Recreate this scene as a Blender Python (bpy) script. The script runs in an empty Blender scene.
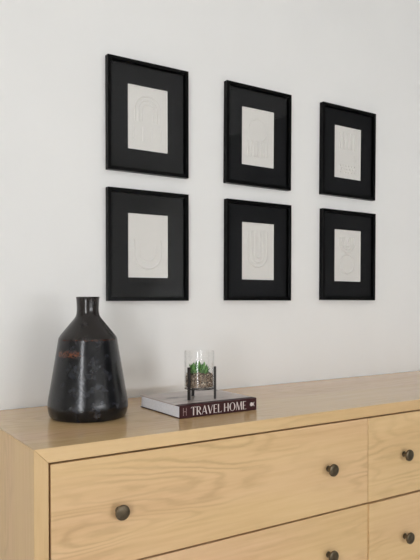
import bpy, bmesh, math, random
from mathutils import Vector, Matrix
random.seed(7)
PI = math.pi
scn = bpy.context.scene
COL = scn.collection
ZT = 0.90                        # height of the dresser top

# ------------------------------------------------------------------ helpers
def link(o, parent=None):
    COL.objects.link(o)
    if parent is not None:
        o.parent = parent
    return o

def obj(name, bm, mat, parent=None, loc=None, smooth=False, angle=None):
    me = bpy.data.meshes.new(name)
    bmesh.ops.recalc_face_normals(bm, faces=bm.faces[:])
    bm.to_mesh(me); bm.free()
    mats = mat if isinstance(mat, (list, tuple)) else [mat]
    for m in mats:
        me.materials.append(m)
    if smooth:
        for p in me.polygons: p.use_smooth = True
        if angle is not None:
            me.set_sharp_from_angle(angle=math.radians(angle))
    o = bpy.data.objects.new(name, me)
    if loc: o.location = loc
    return link(o, parent)

def empty(name, loc, rz=0.0):
    o = bpy.data.objects.new(name, None)
    o.empty_display_size = 0.05
    o.location = loc; o.rotation_euler = (0, 0, rz)
    return link(o)

def tag(o, label=None, cat=None, group=None, kind=None):
    if label: o['label'] = label
    if cat: o['category'] = cat
    if group: o['group'] = group
    if kind: o['kind'] = kind
    return o

def add_box(bm, a, b, bevel=0.0, seg=2, mi=0):
    x0, y0, z0 = a; x1, y1, z1 = b
    t = bmesh.new()
    bmesh.ops.create_cube(t, size=1.0)
    for v in t.verts:
        v.co = Vector(((x0+x1)/2 + v.co.x*(x1-x0), (y0+y1)/2 + v.co.y*(y1-y0), (z0+z1)/2 + v.co.z*(z1-z0)))
    if bevel > 0:
        bmesh.ops.bevel(t, geom=t.edges[:], offset=bevel, segments=seg, affect='EDGES', profile=0.5)
    for f in t.faces: f.material_index = mi
    merge(bm, t)

def merge(bm, t, M=None):
    if M is not None:
        bmesh.ops.transform(t, matrix=M, verts=t.verts[:])
    me = bpy.data.meshes.new('tmp')
    t.to_mesh(me); t.free()
    bm.from_mesh(me)
    bpy.data.meshes.remove(me)

def add_prism(bm, pts, axis, a, b, bevel=0.0):
    """polygon pts in the two other axes, extruded from a to b along axis"""
    def co(p, t):
        if axis == 'y': return Vector((p[0], t, p[1]))
        if axis == 'x': return Vector((t, p[0], p[1]))
        return Vector((p[0], p[1], t))
    t = bmesh.new()
    A = [t.verts.new(co(p, a)) for p in pts]
    B = [t.verts.new(co(p, b)) for p in pts]
    n = len(pts)
    t.faces.new(A); t.faces.new(B[::-1])
    for i in range(n):
        t.faces.new((A[i], B[i], B[(i+1) % n], A[(i+1) % n]))
    bmesh.ops.recalc_face_normals(t, faces=t.faces[:])
    if bevel > 0:
        bmesh.ops.bevel(t, geom=t.edges[:], offset=bevel, segments=2, affect='EDGES', profile=0.5)
    merge(bm, t)

def add_lathe(bm, prof, n=64, M=None, close=False):
    """profile (r, z) revolved about z; r = 0 closes with a pole"""
    t = bmesh.new(); rings = []
    for r, z in prof:
        if r <= 1e-7:
            rings.append([t.verts.new((0, 0, z))])
        else:
            rings.append([t.verts.new((r*math.cos(2*PI*k/n), r*math.sin(2*PI*k/n), z)) for k in range(n)])
    pairs = list(zip(rings, rings[1:]))
    if close: pairs.append((rings[-1], rings[0]))
    for A, B in pairs:
        for k in range(n):
            k2 = (k+1) % n
            if len(A) == 1 and len(B) == 1: continue
            if len(A) == 1: t.faces.new((A[0], B[k2], B[k]))
            elif len(B) == 1: t.faces.new((A[k], A[k2], B[0]))
            else: t.faces.new((A[k], A[k2], B[k2], B[k]))
    merge(bm, t, M)

def smooth_profile(pts, sub=6):
    """Catmull-Rom through (r, z) points"""
    out = []
    P = [pts[0]] + list(pts) + [pts[-1]]
    for i in range(1, len(P)-2):
        p0, p1, p2, p3 = P[i-1], P[i], P[i+1], P[i+2]
        for k in range(sub):
            u = k/sub
            out.append(tuple(0.5*((2*b) + (-a+c)*u + (2*a-5*b+4*c-d)*u*u + (-a+3*b-3*c+d)*u**3)
                             for a, b, c, d in zip(p0, p1, p2, p3)))
    out.append(pts[-1])
    return out

# ------------------------------------------------------------------ materials
def new_mat(name):
    m = bpy.data.materials.new(name); m.use_nodes = True
    nt = m.node_tree
    b = nt.nodes['Principled BSDF']
    return m, nt, b

def N(nt, typ, **kw):
    n = nt.nodes.new(typ)
    for k, v in kw.items():
        if k in n.inputs: n.inputs[k].default_value = v
        else: setattr(n, k, v)
    return n

def math_node(nt, op, a, b=None, c=None):
    n = nt.nodes.new('ShaderNodeMath'); n.operation = op
    for i, v in enumerate((a, b, c)):
        if v is None: continue
        if isinstance(v, (int, float)): n.inputs[i].default_value = v
        else: nt.links.new(v, n.inputs[i])
    return n.outputs[0]

def ramp(nt, fac, stops):
    r = nt.nodes.new('ShaderNodeValToRGB')
    el = r.color_ramp.elements
    while len(el) < len(stops): el.new(0.5)
    for e, (p, c) in zip(el, stops):
        e.position = p; e.color = (*c, 1) if len(c) == 3 else c
    nt.links.new(fac, r.inputs[0])
    return r.outputs[0]

def simple(name, col, rough=0.5, spec=0.5, metal=0.0, noise=0.0, nscale=30, bump=0.0, bscale=200):
    m, nt, b = new_mat(name)
    b.inputs['Base Color'].default_value = (*col, 1)
    b.inputs['Roughness'].default_value = rough
    b.inputs['Specular IOR Level'].default_value = spec
    b.inputs['Metallic'].default_value = metal
    tc = N(nt, 'ShaderNodeTexCoord')
    if noise > 0:
        nz = N(nt, 'ShaderNodeTexNoise', Scale=nscale, Detail=5.0)
        nt.links.new(tc.outputs['Object'], nz.inputs['Vector'])
        c = ramp(nt, nz.outputs['Fac'], [(0.3, tuple(max(0, x*(1-noise)) for x in col)), (0.7, tuple(min(1, x*(1+noise)) for x in col))])
        nt.links.new(c, b.inputs['Base Color'])
    if bump > 0:
        nb = N(nt, 'ShaderNodeTexNoise', Scale=bscale, Detail=4.0)
        nt.links.new(tc.outputs['Object'], nb.inputs['Vector'])
        bp = N(nt, 'ShaderNodeBump', Strength=bump, Distance=0.002)
        nt.links.new(nb.outputs['Fac'], bp.inputs['Height'])
        nt.links.new(bp.outputs[0], b.inputs['Normal'])
    return m

def wood(name, axis, tone=1.0, rough=0.42, seed=0.0, cath=1.0, spec=0.5, flat='y'):
    """pale oak: long streaks along axis plus faint cathedral figure"""
    m, nt, b = new_mat(name)
    tc = N(nt, 'ShaderNodeTexCoord')
    oi = N(nt, 'ShaderNodeObjectInfo')
    off = N(nt, 'ShaderNodeVectorMath', operation='SCALE')
    comb = N(nt, 'ShaderNodeCombineXYZ')
    rnd = math_node(nt, 'MULTIPLY', oi.outputs['Random'], 37.0)
    rnd = math_node(nt, 'ADD', rnd, seed)
    for i in range(3): nt.links.new(rnd, comb.inputs[i])
    add = N(nt, 'ShaderNodeVectorMath', operation='ADD')
    nt.links.new(tc.outputs['Object'], add.inputs[0]); nt.links.new(comb.outputs[0], add.inputs[1])
    def mapped(sl, sa):
        mp = N(nt, 'ShaderNodeMapping')
        s = [sa, sa, sa]; s['xyz'.index(axis)] = sl
        mp.inputs['Scale'].default_value = s
        nt.links.new(add.outputs[0], mp.inputs['Vector'])
        return mp.outputs[0]
    # cathedral contours: iso lines of a smooth stretched noise
    n1 = N(nt, 'ShaderNodeTexNoise', Scale=1.0, Detail=1.5, Roughness=0.45)
    nt.links.new(mapped(1.5, 9.5), n1.inputs['Vector'])
    n1b = N(nt, 'ShaderNodeTexNoise', Scale=1.0, Detail=3.0)
    nt.links.new(mapped(14, 60), n1b.inputs['Vector'])
    v = math_node(nt, 'MULTIPLY_ADD', n1b.outputs['Fac'], 0.05, n1.outputs['Fac'])
    s = math_node(nt, 'SINE', math_node(nt, 'MULTIPLY', v, 105.0))
    s = math_node(nt, 'MULTIPLY_ADD', s, 0.5, 0.5)
    s = math_node(nt, 'POWER', s, 2.2)
    # figure only shows in some zones
    n2 = N(nt, 'ShaderNodeTexNoise', Scale=1.0, Detail=2.0)
    nt.links.new(mapped(1.6, 4.5), n2.inputs['Vector'])
    z = N(nt, 'ShaderNodeMapRange'); z.inputs['From Min'].default_value = 0.42; z.inputs['From Max'].default_value = 0.62
    nt.links.new(n2.outputs['Fac'], z.inputs['Value'])
    fig = math_node(nt, 'MULTIPLY', s, z.outputs[0])
    # long fine streaks
    n3 = N(nt, 'ShaderNodeTexNoise', Scale=1.0, Detail=6.0, Roughness=0.6)
    nt.links.new(mapped(4.0, 90.0), n3.inputs['Vector'])
    n4 = N(nt, 'ShaderNodeTexNoise', Scale=1.0, Detail=3.0)
    nt.links.new(mapped(1.2, 11.0), n4.inputs['Vector'])
    base = [(0.30, (0.63*tone, 0.418*tone, 0.200*tone)), (0.5, (0.70*tone, 0.482*tone, 0.243*tone)), (0.72, (0.75*tone, 0.532*tone, 0.282*tone))]
    mixv = math_node(nt, 'ADD', math_node(nt, 'MULTIPLY', n3.outputs['Fac'], 0.55), math_node(nt, 'MULTIPLY', n4.outputs['Fac'], 0.45))
    c = ramp(nt, mixv, base)
    mx = N(nt, 'ShaderNodeMix', data_type='RGBA', blend_type='MIX')
    nt.links.new(math_node(nt, 'MULTIPLY', fig, 0.5*cath), mx.inputs['Factor'])
    nt.links.new(c, mx.inputs['A'])
    mx.inputs['B'].default_value = (0.42*tone, 0.262*tone, 0.115*tone, 1)
    nt.links.new(mx.outputs['Result'], b.inputs['Base Color'])
    # broad pinkish boards in the veneer
    n5 = N(nt, 'ShaderNodeTexNoise', Scale=1.0, Detail=1.0)
    nt.links.new(mapped(0.7, 5.0), n5.inputs['Vector'])
    zp = N(nt, 'ShaderNodeMapRange'); zp.inputs['From Min'].default_value = 0.45; zp.inputs['From Max'].default_value = 0.65
    nt.links.new(n5.outputs['Fac'], zp.inputs['Value'])
    mp5 = N(nt, 'ShaderNodeMix', data_type='RGBA', blend_type='MULTIPLY')
    nt.links.new(math_node(nt, 'MULTIPLY', zp.outputs[0], 0.8), mp5.inputs['Factor'])
    nt.links.new(mx.outputs['Result'], mp5.inputs['A']); mp5.inputs['B'].default_value = (1.0, 0.95, 1.08, 1)
    nt.links.new(mp5.outputs['Result'], b.inputs['Base Color'])
    b.inputs['Roughness'].default_value = rough
    b.inputs['Specular IOR Level'].default_value = spec
    bp = N(nt, 'ShaderNodeBump', Strength=0.06, Distance=0.001)
    nt.links.new(n3.outputs['Fac'], bp.inputs['Height'])
    nt.links.new(bp.outputs[0], b.inputs['Normal'])
    return m

def clear_glass(name, tint=(1, 1, 1), ior=1.45, gain=1.0, rough=0.0):
    """clear glass sheet: fresnel reflection over straight transmission"""
    m = bpy.data.materials.new(name); m.use_nodes = True
    nt = m.node_tree; nt.nodes.clear()
    out = N(nt, 'ShaderNodeOutputMaterial')
    tr = N(nt, 'ShaderNodeBsdfTransparent'); tr.inputs['Color'].default_value = (*tint, 1)
    gl = N(nt, 'ShaderNodeBsdfGlossy'); gl.inputs['Roughness'].default_value = rough
    lw = N(nt, 'ShaderNodeLayerWeight', Blend=0.5)
    mx = N(nt, 'ShaderNodeMixShader')
    r0 = ((ior-1)/(ior+1))**2                # Schlick reflectance, the same from both sides of the sheet
    f = math_node(nt, 'MULTIPLY_ADD', math_node(nt, 'POWER', lw.outputs['Facing'], 5.0), 1-r0, r0)
    f = math_node(nt, 'MULTIPLY', f, gain)
    nt.links.new(f, mx.inputs[0]); nt.links.new(tr.outputs[0], mx.inputs[1]); nt.links.new(gl.outputs[0], mx.inputs[2])
    nt.links.new(mx.outputs[0], out.inputs['Surface'])
    return m

M_wall = simple('wall paint', (0.82, 0.818, 0.805), 0.65, 0.3, noise=0.012, nscale=3, bump=0.03, bscale=350)
M_roomwall = simple('room paint', (0.82, 0.815, 0.795), 0.8, 0.3, noise=0.01, nscale=3)
M_ceiling = simple('ceiling paint', (0.83, 0.83, 0.82), 0.9, 0.2, noise=0.01, nscale=3)
M_floor = simple('pale carpet', (0.66, 0.63, 0.585), 0.95, 0.1, noise=0.06, nscale=60)
M_white = simple('white trim', (0.80, 0.80, 0.79), 0.45, 0.4, noise=0.01)
M_wx = wood('oak along', 'x', 1.0, 0.42, 3.1)
M_wtop = wood('oak top', 'x', 0.95, 0.17, 5.7, cath=0.5, spec=0.8)
M_wz = wood('oak upright', 'z', 0.88, 0.45, 9.3, cath=0.5)
M_draw = wood('oak drawer front', 'x', 0.96, 0.45, 1.7, cath=0.9)
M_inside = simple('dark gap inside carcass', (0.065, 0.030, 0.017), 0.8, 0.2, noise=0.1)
M_knob = simple('aged bronze', (0.13, 0.102, 0.066), 0.36, 0.5, metal=0.8, noise=0.25, nscale=60)
M_black = simple('black lacquer', (0.0016, 0.0016, 0.0018), 0.32, 0.10, noise=0.05)
M_mat = simple('black mat board', (0.0122, 0.0126, 0.0135), 0.9, 0.10, noise=0.06, nscale=200)
M_core = simple('white core board', (0.80, 0.79, 0.76), 0.8, 0.2, noise=0.01)
M_paper = simple('off white cotton paper', (0.72, 0.705, 0.675), 0.85, 0.2, noise=0.012, nscale=60, bump=0.05, bscale=600)
M_pane = clear_glass('picture glass', gain=0.4)
M_winpane = clear_glass('window glass', gain=1.0)
M_glass = clear_glass('cylinder glass', (0.992, 0.994, 0.992), 1.45, gain=1.0, rough=0.13)
M_iron = simple('black iron', (0.022, 0.018, 0.016), 0.5, 0.4, noise=0.25, nscale=80)
M_pages = simple('page edges', (0.86, 0.88, 0.94), 0.8, 0.2, noise=0.05, nscale=250)
M_maroon = simple('maroon book cloth', (0.042, 0.0105, 0.012), 0.5, 0.22, noise=0.08, nscale=120)
M_letter = simple('silver white lettering', (0.66, 0.60, 0.58), 0.5, 0.4, noise=0.02)

# vase: blackened metal with mottling and a streak of rust
def vase_material():
    m, nt, b = new_mat('blackened mottled metal')
    tc = N(nt, 'ShaderNodeTexCoord')
    n1 = N(nt, 'ShaderNodeTexNoise', Scale=38.0, Detail=8.0, Roughness=0.6)
    n2 = N(nt, 'ShaderNodeTexNoise', Scale=190.0, Detail=3.0)
    for n in (n1, n2): nt.links.new(tc.outputs['Object'], n.inputs['Vector'])
    c = ramp(nt, n1.outputs['Fac'], [(0.36, (0.0030, 0.0030, 0.0036)), (0.53, (0.0055, 0.0058, 0.0074)), (0.68, (0.026, 0.029, 0.037))])
    sep = N(nt, 'ShaderNodeSeparateXYZ'); nt.links.new(tc.outputs['Object'], sep.inputs[0])
    # brownish neck and shoulder
    sh = N(nt, 'ShaderNodeMapRange'); sh.inputs['From Min'].default_value = 0.222; sh.inputs['From Max'].default_value = 0.230
    nt.links.new(sep.outputs['Z'], sh.inputs['Value'])
    mxs = N(nt, 'ShaderNodeMix', data_type='RGBA')
    nt.links.new(math_node(nt, 'MULTIPLY', sh.outputs[0], 0.75), mxs.inputs['Factor'])
    nt.links.new(c, mxs.inputs['A']); mxs.inputs['B'].default_value = (0.0165, 0.0118, 0.0098, 1)
    # rust ring line at shoulder
    def band(zc, w):
        d = math_node(nt, 'ABSOLUTE', math_node(nt, 'SUBTRACT', sep.outputs['Z'], zc))
        r = N(nt, 'ShaderNodeMapRange'); r.inputs['From Min'].default_value = w; r.inputs['From Max'].default_value = w*0.3
        nt.links.new(d, r.inputs['Value'])
        return r.outputs[0]
    n3 = N(nt, 'ShaderNodeTexNoise', Scale=170.0, Detail=6.0, Roughness=0.7)
    nt.links.new(tc.outputs['Object'], n3.inputs['Vector'])
    t3 = N(nt, 'ShaderNodeMapRange'); t3.inputs['From Min'].default_value = 0.47; t3.inputs['From Max'].default_value = 0.60
    nt.links.new(n3.outputs['Fac'], t3.inputs['Value'])
    ring = math_node(nt, 'MULTIPLY', math_node(nt, 'MULTIPLY', band(0.2255, 0.003), t3.outputs[0]), 0.55)
    # rust patch: band around z = .183 limited to an azimuth range
    az = math_node(nt, 'ARCTAN2', sep.outputs['Y'], sep.outputs['X'])
    d = math_node(nt, 'ABSOLUTE', math_node(nt, 'SUBTRACT', az, RUST_AZ))
    ra = N(nt, 'ShaderNodeMapRange'); ra.inputs['From Min'].default_value = 0.62; ra.inputs['From Max'].default_value = 0.35
    nt.links.new(d, ra.inputs['Value'])
    patch = math_node(nt, 'MULTIPLY', math_node(nt, 'MULTIPLY', band(0.1865, 0.012), ra.outputs[0]), t3.outputs[0])
    rust = math_node(nt, 'MAXIMUM', ring, patch)
    mxr = N(nt, 'ShaderNodeMix', data_type='RGBA')
    nt.links.new(rust, mxr.inputs['Factor']); nt.links.new(mxs.outputs['Result'], mxr.inputs['A'])
    mxr.inputs['B'].default_value = (0.17, 0.050, 0.018, 1)
    nt.links.new(mxr.outputs['Result'], b.inputs['Base Color'])
    rr = N(nt, 'ShaderNodeMapRange'); rr.inputs['To Min'].default_value = 0.10; rr.inputs['To Max'].default_value = 0.32
    nt.links.new(n1.outputs['Fac'], rr.inputs['Value']); nt.links.new(rr.outputs[0], b.inputs['Roughness'])
    b.inputs['Specular IOR Level'].default_value = 0.43
    h = math_node(nt, 'MULTIPLY_ADD', n2.outputs['Fac'], 0.8, math_node(nt, 'MULTIPLY', n1.outputs['Fac'], 0.5))
    bp = N(nt, 'ShaderNodeBump', Strength=0.28, Distance=0.0010)
    nt.links.new(h, bp.inputs['Height']); nt.links.new(bp.outputs[0], b.inputs['Normal'])
    return m
RUST_AZ = -2.68
M_vase = vase_material()

def cover_material():
    """taupe printed cover; loose dark streaks are print plus painted terrarium reflection"""
    m, nt, b = new_mat('printed taupe cover')
    tc = N(nt, 'ShaderNodeTexCoord')
    mp = N(nt, 'ShaderNodeMapping'); mp.inputs['Scale'].default_value = (9, 34, 9); mp.inputs['Rotation'].default_value = (0, 0, 0.35)
    nt.links.new(tc.outputs['Object'], mp.inputs['Vector'])
    n = N(nt, 'ShaderNodeTexNoise', Scale=1.0, Detail=4.0, Roughness=0.6)
    nt.links.new(mp.outputs[0], n.inputs['Vector'])
    c = ramp(nt, n.outputs['Fac'], [(0.34, (0.11, 0.085, 0.080)), (0.44, (0.42, 0.355, 0.33)), (0.7, (0.52, 0.44, 0.41))])  # dark stops mix cover art with a reflection put into the colour
    nt.links.new(c, b.inputs['Base Color'])
    b.inputs['Roughness'].default_value = 0.3
    return m
M_cover = cover_material()

def pebble_material():
    m, nt, b = new_mat('mixed brown pebbles')
    g = N(nt, 'ShaderNodeNewGeometry')
    c = ramp(nt, g.outputs['Random Per Island'], [(0.0, (0.018, 0.011, 0.007)), (0.3, (0.09, 0.055, 0.033)), (0.6, (0.23, 0.155, 0.10)), (0.85, (0.42, 0.32, 0.23)), (1.0, (0.70, 0.62, 0.50))])
    nt.links.new(c, b.inputs['Base Color'])
    b.inputs['Roughness'].default_value = 0.6
    return m
M_pebble = pebble_material()

def leaf_material():
    m, nt, b = new_mat('succulent green')
    g = N(nt, 'ShaderNodeNewGeometry')
    c = ramp(nt, g.outputs['Random Per Island'], [(0.0, (0.035, 0.14, 0.022)), (0.5, (0.095, 0.29, 0.05)), (1.0, (0.22, 0.46, 0.11))])
    nt.links.new(c, b.inputs['Base Color'])
    b.inputs['Roughness'].default_value = 0.4
    return m
M_leaf = leaf_material()

# ------------------------------------------------------------------ the room
X0, X1, Y0, Y1, H = -2.1, 4.2, -6.2, 0.0, 3.15
def struct(name, bm, mat, parent=None):
    o = obj(name, bm, mat, parent)
    if parent is None: o['kind'] = 'structure'
    return o
T = 0.12
def wall_with_holes(name, axis, at, out, lo, hi, holes, mat):
    """wall slab: axis 'y' = plane y=at spanning x lo..hi; holes (a0,a1,z0,z1)"""
    bm = bmesh.new()
    def bx(a0, a1, z0, z1):
        if a1-a0 < 1e-4 or z1-z0 < 1e-4: return
        p, q = sorted((at, at+out*T))
        if axis == 'y': add_box(bm, (a0, p, z0), (a1, q, z1))
        else: add_box(bm, (p, a0, z0), (q, a1, z1))
    cur = lo
    for a0, a1, z0, z1 in sorted(holes):
        bx(cur, a0, 0, H); bx(a0, a1, 0, z0); bx(a0, a1, z1, H); cur = a1
    bx(cur, hi, 0, H)
    return struct(name, bm, mat)

FILL_STRIP = [(0.4, 3.62, 0.92, 1.40)]  # added unseen opening, a wide strip shaped to balance light from the right
WIN_RIGHT = []
WIN_LEFT = [(-3.84, -3.00, 0.30, 2.40)]
bm = bmesh.new(); add_box(bm, (X0-T, Y0-T, -0.1), (X1+T, Y1+T, 0.0)); struct('floor', bm, M_floor)
bm = bmesh.new(); add_box(bm, (X0-T, Y0-T, H), (X1+T, Y1+T, H+0.1)); struct('ceiling', bm, M_ceiling)
wall_with_holes('wall_back', 'y', Y1, 1, X0-T, X1+T, [], M_wall)
wall_with_holes('wall_front', 'y', Y0, -1, X0-T, X1+T, FILL_STRIP, M_roomwall)
wall_with_holes('wall_left', 'x', X0, -1, Y0, Y1, WIN_LEFT, M_roomwall)
wall_with_holes('wall_right', 'x', X1, 1, Y0, Y1, WIN_RIGHT, M_roomwall)
bm = bmesh.new(); add_box(bm, (X0, -0.014, 0.0), (0.40, -0.0, 0.10), 0.003); struct('baseboard_back', bm, M_white)

bm = bmesh.new()  # added unseen dark panels, put there to darken reflections in the picture glass
for k in range(2):
    ya = -4.70+1.42*k
    add_box(bm, (X1-0.05, ya, 0.0), (X1-0.004, ya+1.40, 3.08), 0.004)
    add_box(bm, (X1-0.062, ya+0.12, 0.15), (X1-0.048, ya+1.28, 2.94), 0.004)
dr = struct('dark_reflection_panel', bm, simple('charcoal panel paint', (0.035, 0.037, 0.042), 0.5, 0.3, noise=0.05))
bm = bmesh.new(); add_box(bm, (X1-0.085, -3.40, 0.95), (X1-0.060, -3.37, 1.25), 0.004); obj('reflection_panel_handle', bm, M_knob, dr)

def window(n, axis, at, out, a0, a1, z0, z1):
    bm = bmesh.new()
    f = 0.05; d0, d1 = at+out*0.03, at+out*0.09
    def bx(b, p0, p1, q0, q1, e0=d0, e1=d1):
        e0, e1 = sorted((e0, e1))
        if axis == 'y': add_box(b, (p0, e0, q0), (p1, e1, q1), 0.003)
        else: add_box(b, (e0, p0, q0), (e1, p1, q1), 0.003)
    bx(bm, a0, a1, z0, z0+f); bx(bm, a0, a1, z1-f, z1)
    bx(bm, a0, a0+f, z0+f, z1-f); bx(bm, a1-f, a1, z0+f, z1-f)
    fr = struct('window_%d' % n, bm, M_white)
    g = bmesh.new(); bx(g, a0+f-0.004, a1-f+0.004, z0+f-0.004, z1-f+0.004, at+out*0.058, at+out*0.062)
    struct('pane', g, M_winpane, fr)
    # portal so the sky light is sampled through the opening
    L = bpy.data.lights.new('window_daylight', 'AREA'); L.shape = 'RECTANGLE'
    L.size = a1-a0; L.size_y = z1-z0
    L.cycles.is_portal = True
    lo = bpy.data.objects.new('window_daylight', L); COL.objects.link(lo)
    c = (a0+a1)/2; zc = (z0+z1)/2
    if axis == 'y':
        lo.location = (c, at+out*(T+0.01), zc); lo.rotation_euler = (PI/2 if out < 0 else -PI/2, 0, 0)
    else:
        lo.location = (at+out*(T+0.01), c, zc); lo.rotation_euler = (PI/2, 0, PI/2 if out > 0 else -PI/2)
k = 0
for h in FILL_STRIP: k += 1; window(k, 'y', Y0, -1, *h)  # the added fill strip, built like a window
for h in WIN_RIGHT: k += 1; window(k, 'x', X1, 1, *h)
for h in WIN_LEFT: k += 1; window(k, 'x', X0, -1, *h)

# ------------------------------------------------------------------ dresser
DX0, DX1, DYF, DYB = 0.449, 2.600, -0.5712, -0.004
PT = 0.0345                        # panel thickness
dresser = empty('dresser', ((DX0+DX1)/2, (DYF+DYB)/2, 0))
tag(dresser, 'pale oak six-drawer dresser with dark round knobs against the wall', 'dresser')
ox, oy = dresser.location.x, dresser.location.y
def L_(x, y, z): return (x-ox, y-oy, z)
lx0, lx1, lyf, lyb = DX0-ox, DX1-ox, DYF-oy, DYB-oy
bv = 0.0012
bm = bmesh.new(); add_prism(bm, [(lx0, ZT), (lx1, ZT), (lx1-PT, ZT-PT), (lx0+PT, ZT-PT)], 'y', lyf, lyb, bv)
obj('top_panel', bm, M_wtop, dresser)
for s in (0, 1):
    bm = bmesh.new()
    if s == 0: pts = [(lx0, ZT-0.0003), (lx0+PT, ZT-PT-0.0003), (lx0+PT, 0.0), (lx0, 0.0)]
    else: pts = [(lx1, ZT-0.0003), (lx1, 0.0), (lx1-PT, 0.0), (lx1-PT, ZT-PT-0.0003)]
    add_prism(bm, pts, 'y', lyf, lyb, bv)
    obj('side_panel', bm, M_wz, dresser)
bm = bmesh.new(); add_box(bm, (lx0+PT, lyf, 0.0), (lx1-PT, lyb, 0.050), bv); obj('bottom_panel', bm, M_wx, dresser)
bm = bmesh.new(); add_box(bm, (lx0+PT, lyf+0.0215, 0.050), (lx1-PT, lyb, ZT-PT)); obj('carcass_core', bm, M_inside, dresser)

def knob_bm():
    bm = bmesh.new()
    prof = [(0, 0), (0.0085, 0), (0.0085, 0.0015), (0.0058, 0.003), (0.0050, 0.006), (0.0050, 0.013), (0.0062, 0.017), (0.0100, 0.0195),
            (0.0140, 0.0205), (0.0153, 0.0218), (0.0155, 0.0240), (0.0149, 0.0262), (0.0132, 0.0275), (0.0075, 0.0284), (0, 0.0288)]
    add_lathe(bm, [(r*(1.22 if z > 0.015 else 1.08), z) for r, z in prof], 40, Matrix.Rotation(PI/2, 4, 'X'))
    return bm

GAP = 0.0052
xa, xm, xb = 0.4881-0.0005, 1.5239, DX1-PT
ztop = ZT-0.0382
PITCH = 0.2733
first = True
for ci, (x0, x1) in enumerate(((DX0+PT, xm), (xm, DX1-PT))):
    for ri in range(3):
        z1 = ZT-PT-GAP*0.9 - ri*PITCH
        z0 = z1-PITCH+GAP
        a = x0 + (GAP if ci == 0 else GAP*0.14); b_ = x1 - (GAP*0.14 if ci == 0 else GAP)
        cx = (a+b_)/2
        bm = bmesh.new()
        add_box(bm, (-(b_-a)/2, 0, -(z1-z0)/2), ((b_-a)/2, 0.0205, (z1-z0)/2), 0.0010)
        dy = ((0.0, 0.0, 0.0), (-0.0015, -0.0060, 0.0))[ci][ri]
        d = obj('drawer', bm, M_draw, dresser, (cx-ox, lyf+dy, (z0+z1)/2))
        # knobs
        for sx in (-1, 1):
            kx = 1.0057 + sx*0.3475 if ci == 0 else (xm + DX1-PT)/2 + sx*0.3530
            kz = {0: ZT-0.5180+0.3435, 1: ZT-(0.7800 if ci == 0 else 0.7910)+0.3435}.get(ri, (z0+z1)/2)
            ko = obj('knob', knob_bm(), M_knob, d, (kx-cx, 0.0, kz-(z0+z1)/2), smooth=True, angle=35)
            ko['label'] = 'dark bronze round knob'

# ------------------------------------------------------------------ framed embossed prints
FW, FH, FD, LIP = 0.3136, 0.3824, 0.022, 0.0125
OW, OH = 0.151, 0.217

def ring_sweep(bm, w, h, prof):
    """mitred rectangular ring; prof = (inset from outer edge, distance from wall)"""
    rows = []
    for u, v in prof:
        a, b = w/2-u, h/2-u
        rows.append([bm.verts.new(p) for p in ((-a, -v, -b), (a, -v, -b), (a, -v, b), (-a, -v, b))])
    n = len(rows)
    for i in range(n):
        A, B = rows[i], rows[(i+1) % n]
        for k in range(4):
            k2 = (k+1) % 4
            bm.faces.new((A[k], A[k2], B[k2], B[k]))

def ridge(bm, pts, w=0.0050, h=0.0020, closed=False, y=0.0):
    """raised half-round bead following a path of (u, v) points on the paper"""
    n = len(pts); sec = [(-1.15, 0), (-0.85, 0.16), (-0.55, 0.55), (-0.2, 0.93), (0.2, 0.93), (0.55, 0.55), (0.85, 0.16), (1.15, 0)]
    rows = []
    for i, p in enumerate(pts):
        q0 = pts[(i-1) % n] if (closed or i > 0) else p
        q1 = pts[(i+1) % n] if (closed or i < n-1) else p
        t = Vector((q1[0]-q0[0], q1[1]-q0[1])).normalized()
        nn = Vector((-t.y, t.x))
        rows.append([bm.verts.new((p[0]+nn.x*s*w/2, y-e*h*1.9, p[1]+nn.y*s*w/2)) for s, e in sec])
    rng = range(n if closed else n-1)
    for i in rng:
        A, B = rows[i], rows[(i+1) % n]
        for k in range(len(sec)-1):
            bm.faces.new((A[k], A[k+1], B[k+1], B[k]))
    if not closed:
        bm.faces.new(rows[0]); bm.faces.new(rows[-1][::-1])

def circle(cu, cv, r, n=48, a0=0.0, a1=2*PI, end=False):
    m = n if not end else n+1
    return [(cu+r*math.cos(a0+(a1-a0)*k/n), cv+r*math.sin(a0+(a1-a0)*k/n)) for k in range(m)]

def u_path(r, cv, top):
    return [(-r, top)] + [(-r, cv + (top-cv)*0.5)] + circle(0, cv, r, 20, PI, 2*PI, True) + [(r, cv + (top-cv)*0.5), (r, top)]
def arch_path(r, cv, bot):
    return [(-r, bot)] + circle(0, cv, r, 20, PI, 0, True) + [(r, bot)]
def bar(bm, u, v0, v1, **k): ridge(bm, [(u, v0), (u, (v0+v1)/2), (u, v1)], **k)

def art_loops(bm):
    for r in (0.050, 0.036, 0.022): ridge(bm, arch_path(r, 0.028, -0.012), h=0.0014)
    for i in range(4): bar(bm, -0.0525+0.035*i, -0.030, -0.078, h=0.0014)
def art_bowl(bm):
    ridge(bm, u_path(0.052, -0.028, 0.022), h=0.0018, w=0.005)
    ridge(bm, u_path(0.030, -0.024, 0.004), h=0.0010)
def art_sun_bars(bm):
    ridge(bm, circle(0, 0.027, 0.045), closed=True, h=0.0011, w=0.006)
    for i in range(7): bar(bm, -0.045+0.015*i, -0.012, -0.074)
def art_nested_u(bm):
    for r in (0.047, 0.0295, 0.012): ridge(bm, u_path(r, -0.015, 0.081), w=0.0062, h=0.0026)
def art_bars_dots(bm):
    for i in range(6): bar(bm, -0.0415+0.0166*i, 0.014, 0.087, w=0.0056, h=0.0024)
    for r in range(3):
        for i in range(6):
            u = -0.0415+0.0166*i + (0.006 if r % 2 else 0.0); v = -0.056-0.0135*r
            ridge(bm, [(u-0.002, v+0.003), (u, v), (u+0.002, v-0.003)], w=0.0055, h=0.0024)
    bar(bm, 0.0455, -0.005, -0.035, w=0.004, h=0.0016)
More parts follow.
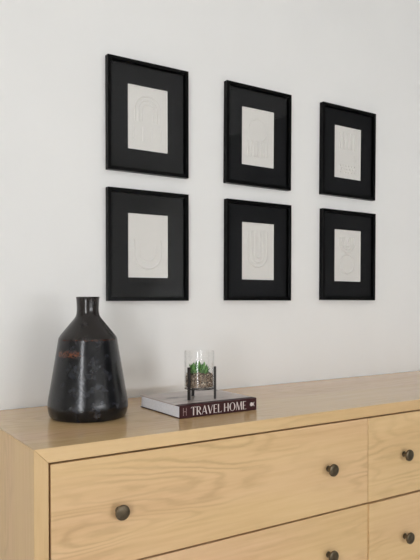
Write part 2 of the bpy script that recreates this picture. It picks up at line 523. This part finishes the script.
def art_u_sun(bm):
    for r in (0.043, 0.029, 0.015): ridge(bm, u_path(r, 0.056, 0.080), w=0.0054, h=0.0024)
    bar(bm, 0, 0.034, 0.080, w=0.0054, h=0.0022)
    ridge(bm, circle(0, -0.036, 0.041), closed=True, w=0.0075, h=0.0018)

def make_frame(x, ztop_, art, label, roll):
    root = empty('picture_frame', (x+FW/2, -0.0012, ztop_-FH/2))
    root.rotation_euler = (0, math.radians(roll), 0)
    tag(root, label, 'picture', 'six black framed embossed prints on the wall')
    bm = bmesh.new()
    ring_sweep(bm, FW, FH, [(0, 0), (0, FD-0.0010), (0.0009, FD), (LIP-0.0012, FD), (LIP, FD-0.0012), (LIP, 0.0085), (LIP+0.004, 0.0085), (LIP+0.004, 0.0)])
    obj('frame', bm, M_black, root)
    bm = bmesh.new(); add_box(bm, (-FW/2+0.0165, -0.0025, -FH/2+0.0165), (FW/2-0.0165, 0, FH/2-0.0165)); obj('backing_board', bm, M_mat, root)
    bm = bmesh.new(); t = 0.0018
    w, h = FW-2*0.0166, FH-2*0.0166
    ux, uz = (w-OW)/2, (h-OH)/2
    # mat board with a window: four mitred strips as one ring
    rows = []
    def quad(a, b, v): return [bm.verts.new(p) for p in ((-a, -v, -b), (a, -v, -b), (a, -v, b), (-a, -v, b))]
    R = [quad(w/2, h/2, 0.0045), quad(w/2, h/2, 0.0078), quad(OW/2+t, OH/2+t, 0.0078), quad(OW/2+t, OH/2+t, 0.0045)]
    for i in range(4):
        A, B = R[i], R[(i+1) % 4]
        for k_ in range(4): bm.faces.new((A[k_], A[(k_+1) % 4], B[(k_+1) % 4], B[k_]))
    mo = obj('mat_board', bm, M_mat, root)
    bm = bmesh.new()
    R = [quad(OW/2+t, OH/2+t, 0.0078), quad(OW/2, OH/2, 0.0048), quad(OW/2+t, OH/2+t, 0.0046)]
    for i in range(3):
        A, B = R[i], R[(i+1) % 3]
        for k_ in range(4): bm.faces.new((A[k_], A[(k_+1) % 4], B[(k_+1) % 4], B[k_]))
    be = obj('mat_bevel', bm, M_core, mo); be['label'] = 'white cut edge of the black mat'
    bm = bmesh.new(); add_box(bm, (-OW/2-0.004, -0.0044, -OH/2-0.004), (OW/2+0.004, -0.0026, OH/2+0.004))
    pr = obj('print', bm, M_paper, root); pr['label'] = 'off-white embossed paper print'
    bm = bmesh.new(); art(bm)
    for v in bm.verts: v.co.y -= 0.0043
    obj('relief', bm, M_paper, pr, smooth=True, angle=50)
    bm = bmesh.new(); add_box(bm, (-FW/2+LIP+0.0004, -0.0128, -FH/2+LIP+0.0004), (FW/2-LIP-0.0004, -0.0113, FH/2-LIP-0.0004)); obj('glazing', bm, M_pane, root)
    return root

FX = (0.8763, 1.3566, 1.8405)
FZ = (0.8155, 0.3738)
CZ = ZT+0.3435                     # camera height: frame heights were measured from it
specs = [
 (0, 0, art_loops, 'black framed print with faint vertical lines, left end of the top row', 0.0),
 (1, 0, art_sun_bars, 'black framed print embossed with a circle above vertical bars, middle of the top row', 0.45),
 (2, 0, art_bars_dots, 'black framed print embossed with six bars above small dashes, right end of the top row', 0.6),
 (0, 1, art_bowl, 'black framed nearly plain print with one faint wide curve, directly right of the vase neck', 0.0),
 (1, 1, art_nested_u, 'black framed print embossed with three large nested U shapes, above the small terrarium', 0.25),
 (2, 1, art_u_sun, 'black framed print embossed with small nested curves over a circle, lower right end', 0.4),
]
for c_, r_, art, lab, roll in specs:
    make_frame(FX[c_], CZ+FZ[r_], art, lab, roll)

# ------------------------------------------------------------------ vase
px = 0.002913
prof_px = [(11.7, 296.4), (11.3, 299), (11.0, 304), (10.9, 309), (11.1, 312), (11.8, 315), (13.4, 317.6), (16.0, 320.8), (20.0, 325.6), (24.0, 330.4), (27.0, 334.2), (28.6, 336.8)]
body_px = [(28.9, 337.6), (30.4, 347), (33.2, 363.6), (36.3, 382), (38.9, 397), (39.5, 402), (39.5, 406), (38.9, 409.8), (37.9, 413), (36.6, 415.0)]
P = [((r)*px, (415.62-y)*px) for r, y in prof_px]
Bd = [((r)*px, (415.62-y)*px) for r, y in body_px]
outer = smooth_profile(P, 5) + smooth_profile(Bd, 5)
outer = outer + [(0.104, 0.0), (0.0, 0.0)]
inner = [(r-0.004, z) for r, z in P[:8]]
rim = [(P[0][0]-0.0015, P[0][1]+0.0008)]
prof = [(0.0, 0.215), (P[9][0]-0.006, 0.225)] + inner[::-1] + rim + outer
bm = bmesh.new(); add_lathe(bm, prof, 96)
vase = obj('vase', bm, M_vase, None, (0.7123, -0.2454, ZT+0.0002), smooth=True, angle=28)
tag(vase, 'large black bottle-shaped vase with rust streaks standing on the dresser', 'vase')

# ------------------------------------------------------------------ book
BL, BD, BH = 0.2740, 0.2460, 0.0370
brot = 0.005
book = empty('book', (0.9124, -0.4325, ZT+0.0002), brot)   # origin: spine's left bottom corner, x along the spine
tag(book, 'thick maroon hardcover travel book lying flat under the small terrarium', 'book')
ct = 0.0024
bm = bmesh.new(); add_box(bm, (0.0022, 0.004, ct), (BL-0.0022, BD-0.004, BH-ct), 0.0006)
obj('page_block', bm, M_pages, book)
bm = bmesh.new(); add_box(bm, (0, 0.0260, BH-ct), (BL, BD, BH), 0.0008); add_box(bm, (0, 0.0035, BH-ct), (BL, 0.0260, BH+0.0001), 0.0008, mi=1)
fc = obj('front_cover', bm, [M_cover, M_maroon], book)
bm = bmesh.new(); add_box(bm, (0, 0.0035, 0), (BL, BD, ct), 0.0010); obj('back_cover', bm, M_maroon, book)
bm = bmesh.new(); add_box(bm, (0, 0, 0), (BL, 0.0042, BH), 0.0012); spine = obj('spine', bm, M_maroon, book)

# hand-drawn high-contrast capitals: each a list of polygons in a unit-height cell
TH, TN = 0.135, 0.045
def stroke(p, q, w):
    p = Vector(p); q = Vector(q); t = (q-p).normalized(); n = Vector((-t.y, t.x))*w/2
    return [p-n, q-n, q+n, p+n]
def vbar(x, w, y0=0.0, y1=1.0): return [(x, y0), (x+w, y0), (x+w, y1), (x, y1)]
def hbar(y, x0, x1, w=TN): return [(x0, y), (x1, y), (x1, y+w), (x0, y+w)]
def annulus(cx, cy, rx, ry, a0, a1, thick, thin, n=20):
    """list of quads; stroke is thick at the sides and thin at top and bottom"""
    out = []
    def pt(a, k):
        t = thin + (thick-thin)*abs(math.cos(a))**1.5
        return (cx+(rx-k*t)*math.cos(a), cy+(ry-k*(thin+0.0*t))*math.sin(a))
    for i in range(n):
        a, b = a0+(a1-a0)*i/n, a0+(a1-a0)*(i+1)/n
        out.append([pt(a, 0), pt(b, 0), pt(b, 1), pt(a, 1)])
    return out
GL = {
 'T': (0.62, [vbar(0.24, TH), hbar(0.95, 0.0, 0.62), stroke((0.025, 0.97), (0.0, 0.84), 0.04), stroke((0.595, 0.97), (0.62, 0.84), 0.04)]),
 'R': (0.62, [vbar(0.04, TH), hbar(0.95, 0.0, 0.3), hbar(0.46, 0.15, 0.3), stroke((0.25, 0.48), (0.58, 0.0), 0.12)] + annulus(0.27, 0.73, 0.28, 0.27, -PI/2, PI/2, 0.14, TN)),
 'A': (0.70, [stroke((0.06, 0.0), (0.34, 1.0), TN), stroke((0.36, 1.0), (0.62, 0.0), TH), hbar(0.28, 0.14, 0.52)]),
 'V': (0.68, [stroke((0.08, 1.0), (0.33, 0.0), TH), stroke((0.37, 0.0), (0.62, 1.0), TN)]),
 'E': (0.52, [vbar(0.04, TH), hbar(0.95, 0.04, 0.50), hbar(0.48, 0.04, 0.42), hbar(0.0, 0.04, 0.52)]),
 'L': (0.50, [vbar(0.04, TH), hbar(0.0, 0.04, 0.50), stroke((0.48, 0.02), (0.50, 0.16), 0.04)]),
 'H': (0.70, [vbar(0.04, TH), vbar(0.51, TH), hbar(0.48, 0.1, 0.6)]),
 'O': (0.82, annulus(0.41, 0.5, 0.40, 0.51, 0, 2*PI, 0.16, TN, 40)),
 'M': (0.86, [stroke((0.07, 0.0), (0.14, 1.0), TN), stroke((0.16, 1.0), (0.43, 0.0), TH), stroke((0.45, 0.0), (0.70, 1.0), TN), stroke((0.72, 1.0), (0.78, 0.0), TH)]),
}
def add_poly(bm, poly, ou, ov, s, y=-0.00025, sx=1.0):
    front = [bm.verts.new((ou+p[0]*s*sx, y, ov+p[1]*s)) for p in poly]
    back = [bm.verts.new((ou+p[0]*s*sx, 0.0002, ov+p[1]*s)) for p in poly]
    try:
        bm.faces.new(front); bm.faces.new(back[::-1])
        n = len(front)
        for i in range(n): bm.faces.new((front[i], back[i], back[(i+1) % n], front[(i+1) % n]))
    except ValueError: pass
bm = bmesh.new()
hgt = 0.0245; v0 = 0.0062
def width(word, gap=0.05): return sum(GL[c][0] for c in word) + gap*(len(word)-1)
full = width('TRAVEL') + width('HOME') + 0.30
sx = (0.2345-0.0375)/(full*hgt)
u = 0.0375
for wi, word in enumerate(('TRAVEL', 'HOME')):
    for c in word:
        for poly in GL[c][1]: add_poly(bm, poly, u, v0, hgt, sx=sx)
        u += (GL[c][0]+0.05)*hgt*sx
    u += (0.30-0.05)*hgt*sx
t = obj('title_lettering', bm, M_letter, spine); t['label'] = 'pale capital lettering along the spine'
bm = bmesh.new()
for ux in (0.0110, 0.0205):
    vv = 0.008
    for ln in (0.0030, 0.0022, 0.0036, 0.0026, 0.0034, 0.0024):
        add_poly(bm, vbar(0, 0.0021, 0, ln), ux, vv, 1.0); vv += ln+0.0009
add_poly(bm, hbar(0, 0, 0.0070, 0.0014), 0.0134, 0.0185, 1.0)
obj('author_lettering', bm, simple('dull pink lettering', (0.33, 0.23, 0.23), 0.5, 0.3, noise=0.03), spine)
bm = bmesh.new(); ek = 1.25
add_poly(bm, circle(0, 0, 0.0048, 24), 0.2545, 0.0190, ek)
add_poly(bm, [(0.0038, 0.0), (0.0072, 0.0052), (0.0090, 0.0046), (0.0062, 0.0)], 0.2545, 0.0190, ek)
add_poly(bm, [(0.0038, 0.0), (0.0062, 0.0), (0.0090, -0.0046), (0.0072, -0.0052)], 0.2545, 0.0190, ek)
obj('publisher_emblem', bm, M_letter, spine)

# ------------------------------------------------------------------ terrarium on the book
TX, TY, TZ = 1.035, -0.341, ZT+BH+0.0004
yaw = 0.5747
terr = empty('terrarium', (TX, TY, TZ))
tag(terr, 'clear glass cylinder terrarium in a black three-legged stand on the book', 'terrarium')
GR = 0.0455; GB, GT = 0.0325, 0.1455
prof = [(0.0, GB), (GR-0.001, GB), (GR, GB+0.001), (GR, GT-0.0008), (GR-0.0009, GT), (GR-0.0019, GT-0.0008), (GR-0.0019, GB+0.0035), (0.0, GB+0.0035)]
bm = bmesh.new(); add_lathe(bm, prof, 72)
g = obj('glass_cylinder', bm, M_glass, terr, smooth=True, angle=35); g['label'] = 'clear glass cylinder open at the top'
# base ring with three spokes
bm = bmesh.new()
add_lathe(bm, [(0.040, 0.0300), (0.0452, 0.0300), (0.0452, 0.0322), (0.040, 0.0322)], 48, close=True)
legang = []
for a in (-12, 115, 232):
    # angles given in the camera frame: right, away
    a = math.radians(a); r_, f_ = math.cos(a), math.sin(a)
    wx = r_*math.cos(yaw) + f_*math.sin(yaw); wy = -r_*math.sin(yaw) + f_*math.cos(yaw)
    legang.append(math.atan2(wy, wx))
for a in legang:
    tb = bmesh.new(); add_box(tb, (0, -0.003, 0.0287), (0.040, 0.003, 0.0320)); merge(bm, tb, Matrix.Rotation(a, 4, 'Z'))
obj('base_ring', bm, M_iron, terr)
for a in legang:
    bm = bmesh.new()
    tb = bmesh.new(); add_box(tb, (GR+0.0004, -0.0042, 0.0), (GR+0.0068, 0.0042, 0.0985), 0.0008)
    merge(bm, tb, Matrix.Rotation(a, 4, 'Z'))
    obj('leg', bm, M_iron, terr)

# gravel: one uncountable filling
bm = bmesh.new()
def pebble(c, r):
    t = bmesh.new(); bmesh.ops.create_icosphere(t, subdivisions=1, radius=r)
    s = Vector((random.uniform(0.8, 1.25), random.uniform(0.75, 1.1), random.uniform(0.6, 0.95)))
    R = Matrix.Rotation(random.uniform(0, 6), 4, Vector((random.random(), random.random(), random.random()+0.1)).normalized())
    for v in t.verts:
        v.co = R @ Vector((v.co.x*s.x*random.uniform(.85, 1.12), v.co.y*s.y*random.uniform(.85, 1.12), v.co.z*s.z))
        v.co += Vector(c)
    merge(bm, t)
RI = GR-0.0021
z = GB+0.0062
while z < 0.073:
    n = 46
    ph = random.random()
    for k in range(n):
        r = random.uniform(0.0020, 0.0029)
        a = 2*PI*(k+ph+random.uniform(-.2, .2))/n
        rr = RI-r*1.12-random.uniform(0, 0.0015)
        pebble((rr*math.cos(a), rr*math.sin(a), z+random.uniform(-.001, .001)), r)
    z += 0.0042
for _ in range(330):
    r = random.uniform(0.0020, 0.0032); d = math.sqrt(random.random())*(RI-r*1.3); a = random.uniform(0, 2*PI)
    pebble((d*math.cos(a), d*math.sin(a), 0.0725+0.006*(1-(d/RI)**2)+random.uniform(-.0025, .0015)), r)
add_lathe(bm, [(0, GB+0.004), (RI-0.005, GB+0.004), (RI-0.005, 0.071), (0, 0.075)], 32)
gv = obj('gravel', bm, M_pebble, None, (TX, TY, TZ), smooth=False)
tag(gv, 'mixed brown and cream pebbles filling the lower half of the glass cylinder', 'gravel', kind='stuff')

# succulent: clump of pointed-leaf rosettes
suc = empty('succulent', (TX, TY, TZ+0.076))
tag(suc, 'small bright green succulent with pointed leaves growing in the pebbles', 'plant')
def leaf(bm, base, direction, ln, w):
    d = direction.normalized()
    side = d.cross(Vector((0, 0, 1)));  side = side.normalized() if side.length > 1e-3 else Vector((1, 0, 0))
    up = side.cross(d).normalized()
    rows = []
    for t_, wf in ((0, .55), (.25, .95), (.55, 1.0), (.8, .62), (.94, .25)):
        c = base + d*ln*t_ + up*ln*0.16*t_*t_
        ww = w*wf/2; th = ww*0.55
        rows.append([bm.verts.new(c+side*ww*math.cos(q)+up*th*math.sin(q)) for q in [k_*PI/3 for k_ in range(6)]])
    tip = bm.verts.new(base + d*ln + up*ln*0.17)
    for A, B in zip(rows, rows[1:]):
        for k_ in range(6): bm.faces.new((A[k_], A[(k_+1) % 6], B[(k_+1) % 6], B[k_]))
    for k_ in range(6): bm.faces.new((rows[-1][k_], rows[-1][(k_+1) % 6], tip))
    bm.faces.new(rows[0][::-1])
def cam2w(r_, f_): return (r_*math.cos(yaw)+f_*math.sin(yaw), -r_*math.sin(yaw)+f_*math.cos(yaw))
for (cr, cf, s) in ((0.000, 0.004, 1.02), (-0.017, -0.006, 0.90), (0.015, -0.010, 0.82), (-0.010, 0.015, 0.9), (0.014, 0.012, 0.85)):
    bm = bmesh.new()
    wx, wy = cam2w(cr, cf)
    for tier, (n, el, ln) in enumerate(((7, 14, 0.020), (7, 36, 0.027), (6, 58, 0.031), (3, 80, 0.032))):
        for k_ in range(n):
            a = 2*PI*(k_ + 0.37*tier + random.uniform(-.2, .2))/n; e = math.radians(el+random.uniform(-8, 8))
            leaf(bm, Vector((0, 0, 0.001+0.0015*tier)), Vector((math.cos(a)*math.cos(e), math.sin(a)*math.cos(e), math.sin(e))), ln*s*random.uniform(.88, 1.1), 0.0098*s)
    obj('rosette', bm, M_leaf, suc, (wx, wy, 0.0), smooth=True, angle=60)

# ------------------------------------------------------------------ light
w = bpy.data.worlds.new('daylight'); scn.world = w; w.use_nodes = True
bg = w.node_tree.nodes['Background']
bg.inputs['Color'].default_value = (0.955, 0.97, 1.0, 1)
bg.inputs['Strength'].default_value = 20.5

# ------------------------------------------------------------------ camera
cam = bpy.data.cameras.new('camera'); co = bpy.data.objects.new('camera', cam); COL.objects.link(co)
F, YAW, PITCHC, ROLL, CY = 638.63, 0.57469, -0.011668, -0.001053, 305.75
f = Vector((math.sin(YAW)*math.cos(PITCHC), math.cos(YAW)*math.cos(PITCHC), math.sin(PITCHC)))
r = Vector((math.cos(YAW), -math.sin(YAW), 0)); u = r.cross(f)
c, s = math.cos(ROLL), math.sin(ROLL)
r2 = r*c+u*s; u2 = -r*s+u*c
M = Matrix(((r2.x, u2.x, -f.x, 0.0), (r2.y, u2.y, -f.y, -2.0), (r2.z, u2.z, -f.z, CZ), (0, 0, 0, 1)))
co.matrix_world = M
cam.sensor_fit = 'VERTICAL'; cam.sensor_height = 36.0; cam.sensor_width = 27.0
cam.lens = F*36.0/560.0
cam.shift_y = (CY-280.0)/560.0
cam.clip_start = 0.01
scn.camera = co

scn.view_settings.view_transform = 'Standard'
scn.view_settings.look = 'None'
scn.view_settings.exposure = 0.0
scn.view_settings.gamma = 1.0
scn.view_settings.use_curve_mapping = False
scn.cycles.max_bounces = 10
scn.cycles.diffuse_bounces = 6
scn.cycles.transparent_max_bounces = 24
